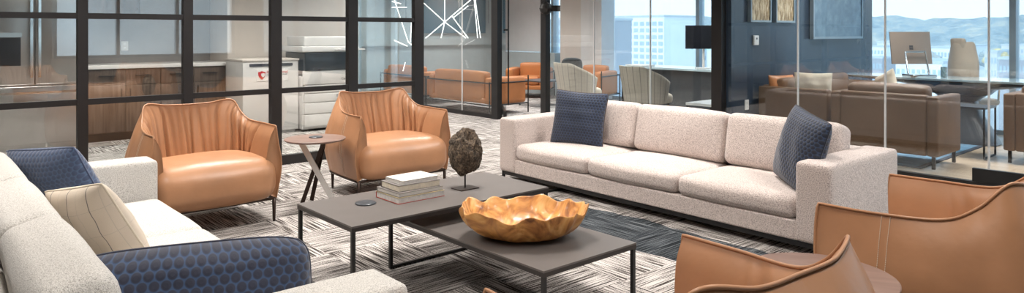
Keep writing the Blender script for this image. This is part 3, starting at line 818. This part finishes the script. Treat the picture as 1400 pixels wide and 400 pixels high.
# ---------------------------------------------------------------- lounge furniture
def club(name, label, loc, rz, w_=.8, d_=.75, mat=None, group=None, cat='armchair', seats=1):
    t = thing(name, label, cat, loc, rz, group)
    mat = mat or M['leather_dk']; hw = w_/2
    for s_ in (-1, 1):
        softbox('armrest', (s_*(hw-.085), d_/2, .37), (.15, d_-.04, .42), .04, mat, t, (.008, 0, .01), n=8)
    softbox('back', (0, d_-.10, .42), (w_-.34, .16, .50), .045, mat, t, (.0, .015, .01), n=8)
    sw = (w_-.34)/seats
    for k in range(seats):
        softbox('seat_cushion', (-hw+.17+sw*(k+.5), d_/2-.09, .34), (sw-.006, d_-.24, .16), .04, mat, t, (.0, .01, .02), n=8)
    softbox('base', (0, d_/2, .21), (w_-.04, d_-.04, .09), .02, mat, t, n=6)
    m = MB(); r = .011
    for z_ in (.155, .50):
        m.tube([(-hw-.012, -.0, z_), (-hw-.012, d_+.012, z_), (hw+.012, d_+.012, z_), (hw+.012, -.0, z_)], r, 6)
    m.build('frame', M['black'], t)
    for (x, y) in ((-hw-.012, 0), (hw+.012, 0), (-hw-.012, d_+.012), (hw+.012, d_+.012)):
        MB().tube([(x, y, 0), (x, y, .60 if y < .1 else .52)], r, 6).build('leg', M['black'], t)
    return t
gl_ = 'cognac leather seats with black tube frames in the lounge'
club('club_sofa', 'cognac leather club sofa with black tube frame seen from its end past the open door', (7.75-.84, 9.3, 0), radians(90), 1.7, .80, None, gl_, 'sofa', 2).location = (7.72, 9.27, 0)
club('club_sofa', 'cognac leather sofa farther back along the lounge glass', (7.9, 11.2, 0), radians(90), 1.5, .80, None, gl_, 'sofa', 2)
club('club_chair', 'cognac leather club chair between the two black door posts', (9.25, 10.15, 0), radians(-55), .85, .75, None, gl_)
club('club_chair', 'cognac leather club chair right of the door post, beside the plaid chairs', (9.3, 8.75, 0), radians(-75), .85, .75, None, gl_)
t = thing('low_table', 'low dark table between the cognac leather club chairs', 'table', (8.6, 9.0, 0))
bx('tabletop', -.3, .3, -.3, .3, .43, .45, M['desk_grey'], t)
for (x, y) in ((-.28, -.28), (.28, -.28), (-.28, .28), (.28, .28)): bx('leg', x-.01, x+.01, y-.01, y+.01, 0, .43, M['black'], t)
tv = tag(bx('wall_screen', 8.2, 9.86, 12.14, 12.19, 1.27, 2.3, M['teal']), 'dark teal wall screen at the end of the lounge', 'screen')
# star burst light of thin led rods
t = thing('starburst_light', 'hanging light of crossed white rods in the lounge', 'light', (8.05, 10.5, 0))
def rods(lst, Y, name='led_rod'):
    for (xa, ya, xb, yb) in lst:
        pts = []
        for (px, py) in ((xa, ya), (xb, yb)):
            a = (px-700)/960; dx = .752*a+.6592; dy = -.6592*a+.752; Z = Y/dy
            pts.append((dx*Z-8.05, Y-10.5, H-(py-43.5)*Z/960))
        MB().tube(pts, .0065, 6).build(name, M['led'], t)
rods([(577, 2, 608, 30), (608, 30, 608, -30), (608, 30, 648, -4), (608, 30, 582, 52), (608, 30, 603, 52), (608, 30, 637, 52), (618, 22, 640, 52), (648, -4, 653, 52), (649, -4, 657, 52), (620, 24, 640, 8)], 10.5)
MB().tube([(.55, 0, 1.35+.12), (.55, 0, 2.8)], .004, 6).build('cable', M['black'], t)
# second light seen through the partition, over the corridor
t = thing('starburst_light', 'small hanging light of white rods seen through the right panel of the black grid partition', 'light', (5.9, 9.6, 0))
def rods2(lst, Y):
    for (xa, ya, xb, yb) in lst:
        pts = []
        for (px, py) in ((xa, ya), (xb, yb)):
            a = (px-700)/960; dx = .752*a+.6592; dy = -.6592*a+.752; Z = Y/dy
            pts.append((dx*Z-5.9, Y-9.6, H-(py-43.5)*Z/960))
        MB().tube(pts, .0055, 6).build('led_rod', M['led'], t)
rods2([(536, -10, 558, 57), (565, -10, 561, 57), (539, 55, 557, 63), (558, 57, 566, 64), (554, 85, 551, 97), (536, 2, 548, 5), (536, 10, 556, 10)], 9.6)
MB().tube([(.25, 0, 1.5), (.25, 0, 2.8)], .004, 6).build('cable', M['black'], t)

# ---------------------------------------------------------------- plaid tub chairs and desk
def tub(label, loc, rz):
    t = thing('tub_chair', label, 'chair', loc, rz, 'plaid tub chairs at the dark desk')
    def pt(s, v):   # local: faces -y
        a = s*pi*.66; wv = min(1, abs(s))
        top = .84-.20*max(0, wv-.35)**1.2/.55
        zz = .34+(top-.34)*v
        r = .29+.05*v
        return Vector((sin(a)*r, .30+cos(a)*r*.95+.05*v*(1-wv), zz))
    NS, NV = 48, 10; verts = []; faces = []; uvs = []
    for side in (0, 1):
        for i in range(NS+1):
            s = -1+2*i/NS
            for j in range(NV+1):
                p = pt(s, j/NV); n_ = Vector((p.x, p.y-.3, 0)).normalized()
                verts.append(p-n_*(.035 if side else -.012)); uvs.append((i/NS, j/NV*.5))
    W_ = NV+1; off = (NS+1)*W_
    for i in range(NS):
        for j in range(NV):
            a = i*W_+j; faces.append((a, a+1, a+W_+1, a+W_)); faces.append((off+a, off+a+W_, off+a+W_+1, off+a+1))
        a = i*W_+NV; faces.append((a, off+a, off+a+W_, a+W_)); a = i*W_; faces.append((a, a+W_, off+a+W_, off+a))
    for i in (0, NS):
        for j in range(NV):
            a = i*W_+j; q = (a, a+1, off+a+1, off+a); faces.append(q if i else q[::-1])
    mk('backrest', verts, faces, M['tweed'], t, True, uvs)
    softbox('seat', (0, .26, .40), (.50, .50, .14), .06, M['cream_cushion'], t, (0, 0, .02), n=8)
    for (x, y) in ((-.2, .05), (.2, .05), (-.2, .46), (.2, .46)): MB().tube([(x*.8, y, .35), (x*1.1, y, 0)], .014, 8).build('leg', M['trunk'], t)
    return t
tub('plaid tub chair with a grey jacket over its back', (8.0, 7.20, 0), radians(72))
tub('plaid tub chair without a jacket, in front of the dark desk', (8.0, 5.95, 0), radians(78))
softbox('jacket', (7.72, 7.42, .72), (.14, .30, .34), .05, M['jacket'], None, (.02, .01, .02), n=12, rot=(0, 0, radians(30)), lump=.018)
tag(COL.objects['jacket'], 'grey wool jacket hanging over the left plaid tub chair', 'jacket')
t = thing('desk', 'dark desk with a pale top in front of the middle window', 'desk', (9.0, 6.1, 0))
bx('desktop', 0, .75, -1.7, 1.45, .71, .74, M['desk_glass'], t); bx('modesty_panel', .03, .06, -1.65, 1.42, .05, .71, M['desk_grey'], t)
for y in (-1.65, 1.38): bx('side_panel', .0, .72, y, y+.04, 0, .71, M['desk_black'], t)
def monitor(label, loc, rz, w_, h_, z0):
    t = thing('monitor', label, 'monitor', loc, rz)
    bx('screen', -w_/2, w_/2, -.015, .015, z0, z0+h_, M['screen'], t, .004); MB().tube([(0, .03, .01), (0, .03, z0+h_*.5)], .018).build('stand', M['cover_white'], t)
    MB().box(-.12, .12, -.08, .1, 0, .012).build('foot', M['cover_white'], t)
monitor('black monitor on the dark desk beside the black post', (9.3, 6.15, .74), radians(-45), .56, .36, .30)
tag(softbox('stack_of_papers', (9.2, 7.3, .752), (.3, .38, .024), .004, M['cover_white'], None, n=4), 'flat papers at the left end of the dark desk', 'papers')
t = thing('small_table', 'small white topped table with black legs next to the second plaid chair', 'table', (7.35, 4.72, 0))
bx('tabletop', -.26, .26, -.22, .22, .43, .46, M['counter'], t)
for (x, y) in ((-.25, -.2), (.25, -.2), (-.25, .2), (.25, .2)): bx('leg', x-.012, x+.012, y-.012, y+.012, 0, .43, M['black'], t)

# ---------------------------------------------------------------- right office
t = thing('office_rug', 'blue patterned rug on the oak floor of the right office', 'rug', (8.5, 2.95, .004))
bx('pile', -1.15, 1.05, -.45, 1.15, 0, .008, M['rug_blue'], t)
MB().box(-1.2, -1.15, -.5, 1.2, 0, .009).box(1.05, 1.1, -.5, 1.2, 0, .009).box(-1.15, 1.05, -.5, -.45, 0, .009).box(-1.15, 1.05, 1.15, 1.2, 0, .009).build('binding', M['rug_edge'], t)
def lounge(name, label, x, y, rz, w_, d_, hb=.70, group=None, cat='sofa', seats=2):
    """brown office seat, local faces -y, back at y=d_"""
    t = thing(name, label, cat, (x, y, .013), rz, group); hw = w_/2
    bx('base', -hw+.10, hw-.10, .02, d_-.06, .12, .30, M['leather_br'], t, .01)
    for s_ in (-1, 1): bx('armrest', min(s_*hw, s_*(hw-.10)), max(s_*hw, s_*(hw-.10)), 0, d_, .12, .68, M['leather_br'], t, .018)
    bx('back', -hw+.10, hw-.10, d_-.10, d_, .12, hb-.02, M['leather_br'], t, .018)
    n = seats; sw = (w_-.2)/n
    for k in range(n):
        softbox('seat_cushion', (-hw+.10+sw*(k+.5), d_/2-.08, .36), (sw-.006, d_-.14, .13), .04, M['leather_br'], t, (0, .01, .015), n=8)
    softbox('back_cushion', (0, d_-.19, .60), (w_-.24, .16, .34), .05, M['leather_br'], t, (0, .02, .01), n=10, rot=(radians(-8), 0, 0))
    for (x_, y_) in ((-hw+.05, .04), (hw-.05, .04), (-hw+.05, d_-.04), (hw-.05, d_-.04)): bx('leg', x_-.014, x_+.014, y_-.014, y_+.014, 0, .125, M['black'], t)
    return t
gb = 'brown leather seating of the right office'
lounge('office_sofa', 'brown leather sofa with its back to the glass in the right office', 7.88+.0, 2.79, radians(90), 1.0, .64, .71, gb).location = (7.90, 2.79, .013)
lounge('office_sofa', 'brown leather sofa against the slate blue wall', 8.25, 3.34, 0, 1.9, .78, .71, gb)
lounge('office_armchair', 'brown leather armchair cropped by the right edge of the picture', 8.88, 1.59, radians(90), .86, .66, .71, gb, 'armchair', 1)
COL.objects
pillow('office_pillow', .40, .36, .12, M['cream_cushion'], 'cream cushion on the sofa against the slate blue wall', 'cushions in the right office', (7.56, 3.62, .50), radians(-70), radians(-10), 0)
pillow('office_pillow', .36, .30, .12, M['leather_dk'], 'brown cushion beside the cream one on the slate wall sofa', 'cushions in the right office', (7.52, 3.93, .52), radians(-20), radians(-10), 0)
pillow('office_pillow', .40, .36, .12, M['cream_cushion'], 'cream cushion standing behind the back of the near brown sofa', 'cushions in the right office', (8.30, 3.10, .50), radians(50), radians(0), radians(20))
pillow('office_pillow', .40, .36, .12, M['cream_cushion'], 'cream cushion on the brown armchair at the right edge', 'cushions in the right office', (8.55, 1.55, .52), radians(80), radians(-14), 0)
# wire side table
t = thing('wire_side_table', 'dark side table with black wire legs right of the brown sofa', 'side table', (8.45, 2.38, .013))
bx('tabletop', -.2, .2, -.2, .2, .50, .52, M['desk_grey'], t)
for (x, y) in ((-.19, -.19), (.19, -.19), (-.19, .19), (.19, .19)): bx('leg', x-.008, x+.008, y-.008, y+.008, 0, .50, M['black'], t)
MB().box(-.19, .19, -.198, -.182, 0, .016).box(-.19, .19, .182, .198, 0, .016).build('floor_rail', M['black'], t)
# sculptural desk
t = thing('executive_desk', 'long dark desk with a glass top and flared pedestal in the right office', 'desk', (9.47, 2.75, .013))
m = MB(); n = 32; top = []
def desk_out(z, k=1): return [(.48*k*cos(a)*(1 if abs(cos(a)) < 2 else 1), 0, 0) for a in ()]
def ring(hx, hy, z, p=3.0, cx=0, cy=0):
    r = []
    for k in range(48):
        a = 2*pi*k/48; c, s_ = cos(a), sin(a)
        r.append((cx+hx*math.copysign(abs(c)**(2/p), c), cy+hy*math.copysign(abs(s_)**(2/p), s_), z))
    return r
def loft(name, rings, mat, par):
    v = [p for r in rings for p in r]; n = 48; f = []
    for i in range(len(rings)-1):
        for k in range(n): f.append((i*n+k, i*n+(k+1) % n, (i+1)*n+(k+1) % n, (i+1)*n+k))
    f.append(tuple(range(n))[::-1]); f.append(tuple((len(rings)-1)*n+k for k in range(n)))
    return mk(name, v, f, mat, par, False)
loft('desktop', [ring(.33, 1.28, .715, 5), ring(.34, 1.30, .735, 5), ring(.34, 1.30, .742, 5)], M['desk_glass'], t)
loft('underframe', [ring(.20, .30, .56, 3), ring(.22, .36, .62, 3), ring(.26, .7, .67, 3), ring(.28, 1.1, .70, 3), ring(.28, 1.15, .713, 3)], M['desk_black'], t)
loft('pedestal', [ring(.24, .28, 0, 3, .0, -.12), ring(.235, .26, .04, 3, .0, -.12), ring(.17, .19, .30, 2.6, 0, -.05), ring(.13, .17, .48, 2.6, 0, .0), ring(.19, .27, .555, 2.6, 0, 0)], M['desk_grey'], t)
# all-in-one computer, back to us
t = thing('desktop_computer', 'large thin desktop computer seen from behind on a chrome stand', 'computer', (9.40, 3.24, .756), radians(-38.5))
tilt = Matrix.Rotation(radians(-8), 4, 'X')
sc = MB().box(-.255, .255, -.006, .012, .15, .55, Matrix.Translation((0, 0, 0)) @ tilt).build('display', M['bronze_shell'], t, bev=.003)
for i in (0, 1):
    for j in (0, 1):
        MB().box(-.023+.025*i, -.001+.025*i, -.0085, -.006, .325+.03*j, .351+.03*j, tilt).build('emblem', M['ink'], sc)
for s_ in (-.115, .14):
    MB().tube([(s_-.06, -.18, .04), (s_, -.02, .30)], .011, 8).build('arm', M['chrome'], t)
MB().tube([(-.115, -.02, .30), (.14, -.02, .30)], .011, 8).build('crossbar', M['chrome'], t)
bx('computer_base', -.17, .13, -.26, -.04, .0, .035, M['chrome'], t, .006)
tag(MB().lathe([(.03, 0), (.034, .004), (.034, .12), (.028, .126)], 0, 0, 24).build('drink_can', M['can'], loc=(9.45, 2.92, .756)), 'small patterned can standing on the long desk', 'can')
# executive chair
t = thing('office_chair', 'beige high backed office chair behind the long desk', 'office chair', (10.08, 2.83, .004), radians(62)); t.scale = (.86, .86, .92)
def bk(p):
    x, y, z = p; k = 1-.45*max(0, z-.12)/.42*1.0
    return (x*k, y-.10*(x/.25)**2-.04*sin(z*3), z)
softbox('backrest', (0, .20, .86), (.50, .08, .82), .04, M['beige_plastic'], t, (0, .01, 0), n=16, rot=(radians(-6), 0, 0), fn=bk)
softbox('seat', (0, -.05, .47), (.50, .48, .09), .04, M['beige_plastic'], t, (0, 0, .01), n=8)
softbox('headrest', (0, .195, 1.25), (.24, .07, .15), .04, M['beige_plastic'], t, n=8, rot=(radians(-6), 0, 0))
MB().box(.16, .185, .12, .155, .75, 1.12).build('back_trim', M['ink'], t)
for s_ in (-1, 1): MB().tube([(s_*.25, .1, .5), (s_*.30, .02, .66), (s_*.30, -.2, .66), (s_*.27, -.22, .5)], .016, 8).build('armrest', M['chrome'], t)
MB().tube([(0, -.02, .10), (0, -.02, .43)], .03, 10).build('column', M['chrome'], t)
for k in range(5):
    a = 2*pi*k/5+.3; l = MB().tube([(0, -.02, .11), (.30*cos(a), -.02+.30*sin(a), .07)], .018, 6).build('leg', M['chrome'], t)
    MB().lathe([(.026, 0), (.03, .03), (.024, .055)], .30*cos(a), -.02+.30*sin(a), 10).build('caster', M['black'], l)
# slate wall: pictures, thermostat, outlet, screen
def picture(x0, x1, z0, z1, label):
    t = thing('framed_artwork', label, 'picture', ((x0+x1)/2, 4.16, (z0+z1)/2), 0, 'golden artworks on the slate blue wall'); hw, hh = (x1-x0)/2, (z1-z0)/2
    MB().box(-hw, hw, -.045, 0, -hh, -hh+.022).box(-hw, hw, -.045, 0, hh-.022, hh).box(-hw, -hw+.022, -.045, 0, -hh+.022, hh-.022).box(hw-.022, hw, -.045, 0, -hh+.022, hh-.022).build('frame', M['alu'], t)
    bx('canvas', -hw+.022, hw-.022, -.03, -.005, -hh+.022, hh-.022, M['art'], t)
picture(7.14, 7.59, 1.41, 2.05, 'left framed golden textured artwork on the slate blue wall')
picture(7.70, 8.15, 1.41, 2.05, 'framed golden artwork right of its twin, nearer the blue panel')
t = thing('wall_panel_art', 'large frosted blue framed panel hanging on the slate wall beside the window', 'picture', (9.32, 4.15, 1.7))
bx('canvas', -.70, .70, -.04, -.002, -.46, .56, M['tvart'], t); MB().box(-.73, .73, -.05, 0, -.49, -.46).box(-.73, -.70, -.05, 0, -.46, .56).box(.70, .73, -.05, 0, -.46, .56).build('frame', M['alu'], t)
def onw(px, py):     # point of the slate wall seen at a spot, used to place its small fittings
    a = (px-700)/960; dx = .752*a+.6592; dy = -.6592*a+.752; Z = 4.15/dy; return dx*Z, H-(py-43.5)*Z/960
xa, za = onw(1033, 55); t = thing('thermostat', 'white thermostat on the slate blue wall near the black post', 'thermostat', (xa, 4.16, za))
bx('housing', -.05, .05, -.025, 0, -.055, .055, M['counter'], t, .006); bx('display', -.012, .012, -.028, -.025, .01, .03, M['ink'], t)
xa, za = onw(1021.5, 143); t = thing('wall_outlet', 'white socket low on the slate blue wall near the black post', 'socket', (xa, 4.16, za))
bx('plate', -.035, .035, -.01, 0, -.055, .055, M['counter'], t); [bx('socket', -.012, .012, -.012, -.01, q, q+.025, M['white_plastic'], t) for q in (.01, -.035)]

# ---------------------------------------------------------------- outside
g = mk('ground_town', [(14, -900, -30), (1500, -900, -30), (1500, 1300, -30), (14, 1300, -30)], [(0, 1, 2, 3)], M['cityground']); struct(g)
from mathutils import noise as mn
def hills(name, x0, d, y0, y1, base, top, seed):
    nx, ny = 26, 190; v = []; f = []
    for i in range(nx+1):
        for j in range(ny+1):
            u = i/nx; y = y0+(y1-y0)*j/ny; x = x0+d*u
            prof = sin(min(1, u*1.15)*pi/2)**.8
            hh = (top-base)*prof*(1+.16*mn.noise(Vector((y*.012, seed, u*2)))+.05*mn.noise(Vector((y*.05, x*.05, seed))))
            hh += 3.6*mn.noise(Vector((x*.07, y*.16, seed)))*min(1, u*4)+2.0*mn.noise(Vector((x*.2, y*.4, seed)))*min(1, u*4)
            v.append((x, y, base+hh))
    for i in range(nx):
        for j in range(ny):
            a = i*(ny+1)+j; f.append((a, a+ny+1, a+ny+2, a+1))
    return mk(name, v, f, M['foliage'], None, True)
hl = hills('wooded_hills', 330, 260, -500, 900, -30, 10.5, 1.0); hl['kind'] = 'stuff'; tag(hl, 'hazy wooded autumn hills across the horizon', 'hills')
def building(name, label, x, y0, y1, z1, mat, rows, cols, wf=.62, hf=.55, depth=18, zb=-30, fh=3.0, group='buildings outside the windows'):
    t = thing(name, label, 'building', (x, (y0+y1)/2, zb), 0, group); hw = (y1-y0)/2; top = z1-zb
    bx('wall', 0, depth, -hw, hw, 0, top, mat, t); bx('roof', -.2, depth+.2, -hw-.2, hw+.2, top, top+.5, M['f_roof'], t)
    cw = (2*hw)/cols
    for r in range(rows):
        zt = top-1.2-r*fh
        for c in range(cols):
            yc = -hw+cw*(c+.5); bx('window', -.12, 0.0, yc-cw*wf/2, yc+cw*wf/2, zt-fh*hf, zt, M['f_win'], t)
building('office_tower', 'tall white office tower with a grid of windows outside the middle window', 150, 111.2, 127.5, 5.2, M['f_white'], 11, 8, .68, .62, fh=1.75)
building('apartment_block', 'grey brick apartment block seen beside the leather club chairs', 110, 104.0, 110.6, 3.9, M['f_brick'], 8, 3, .55, .5, fh=2.0)
building('low_building', 'pale low building with a green sign right of the tower', 170, 96, 122, -1.2, M['f_white'], 3, 7, .5, .4)
sgn = text('Wellington', 2.6, (149.8, 103.2, -3.2), (pi/2, 0, -pi/2), M['f_green'], None, 'rooftop_sign', .05); tag(sgn, 'green lettering on the pale building outside the middle window', 'sign')
for (lab, x, y0, y1, zt, m_, rr_, cc_) in (
    ('pale block left of the desktop computer outside', 260, 98.0, 103.6, -4.0, M['f_white'], 3, 5),
    ('white office block between the desktop computer and the beige chair outside', 235, 70.8, 76.2, -3.6, M['f_white'], 3, 6),
    ('tan block beneath the yellow tree outside', 195, 49.1, 51.6, -3.6, M['f_tan'], 3, 4),
    ('wide grey block low at the right edge outside', 165, 36.8, 41.2, -4.2, M['f_brick'], 2, 7),
    ('long white shed behind the top of the glass desk outside', 150, 46.6, 54.9, -4.8, M['f_white'], 1, 9),
    ('grey brick block low beside the end of the slate wall outside', 190, 72.8, 76.8, -5.6, M['f_brick'], 2, 5),
    ('white house on the slope behind the beige office chair outside', 300, 82.4, 89.6, -4.0, M['f_white'], 2, 5),
    ('tan hall on the slope at the right edge outside', 290, 65.2, 71.7, -3.4, M['f_tan'], 2, 6),
    ('pale hall on the slope behind the desktop computer outside', 302, 104.9, 117.8, -3.1, M['f_tan'], 2, 8),
):
    building('low_building', lab, x, y0, y1, zt, m_, rr_, cc_, .6, .45)
def tree(label, x, y, zt, r, mat):
    t = thing('tree', label, 'tree', (x, y, -30), 0, 'trees outside the right window')
    bm = bmesh.new(); bmesh.ops.create_icosphere(bm, subdivisions=4, radius=1)
    for v in bm.verts:
        k = 1+.25*mn.noise(v.co*2.2)+.14*mn.noise(v.co*6); v.co = Vector((v.co.x*r*k, v.co.y*r*k, v.co.z*r*.85*k+(zt+30-r)))
    me = bpy.data.meshes.new('crown'); bm.to_mesh(me); bm.free(); me.materials.append(mat); o = bpy.data.objects.new('crown', me); COL.objects.link(o); o.parent = t
    MB().tube([(0, 0, 0), (0, 0, zt+30-r)], .5, 8).build('trunk', M['trunk'], t)
tree('yellow autumn tree outside at the right edge of the window', 200, 50.5, -2.6, 2.6, M['yellow_tree'])
for (lab, x, y, zt, r) in (('dark tree left of the desktop computer outside', 205, 94, -3.5, 4), ('dark tree right of the desktop computer outside', 212, 69, -4, 3.5), ('dark tree beside the window mullion outside', 232, 59.5, -3, 3.5), ('dark tree at the far right outside', 225, 42, -3, 4), ('small round dark tree low between the houses outside', 180, 51, -8, 3)):
    tree(lab, x, y, zt, r, M['foliage'])
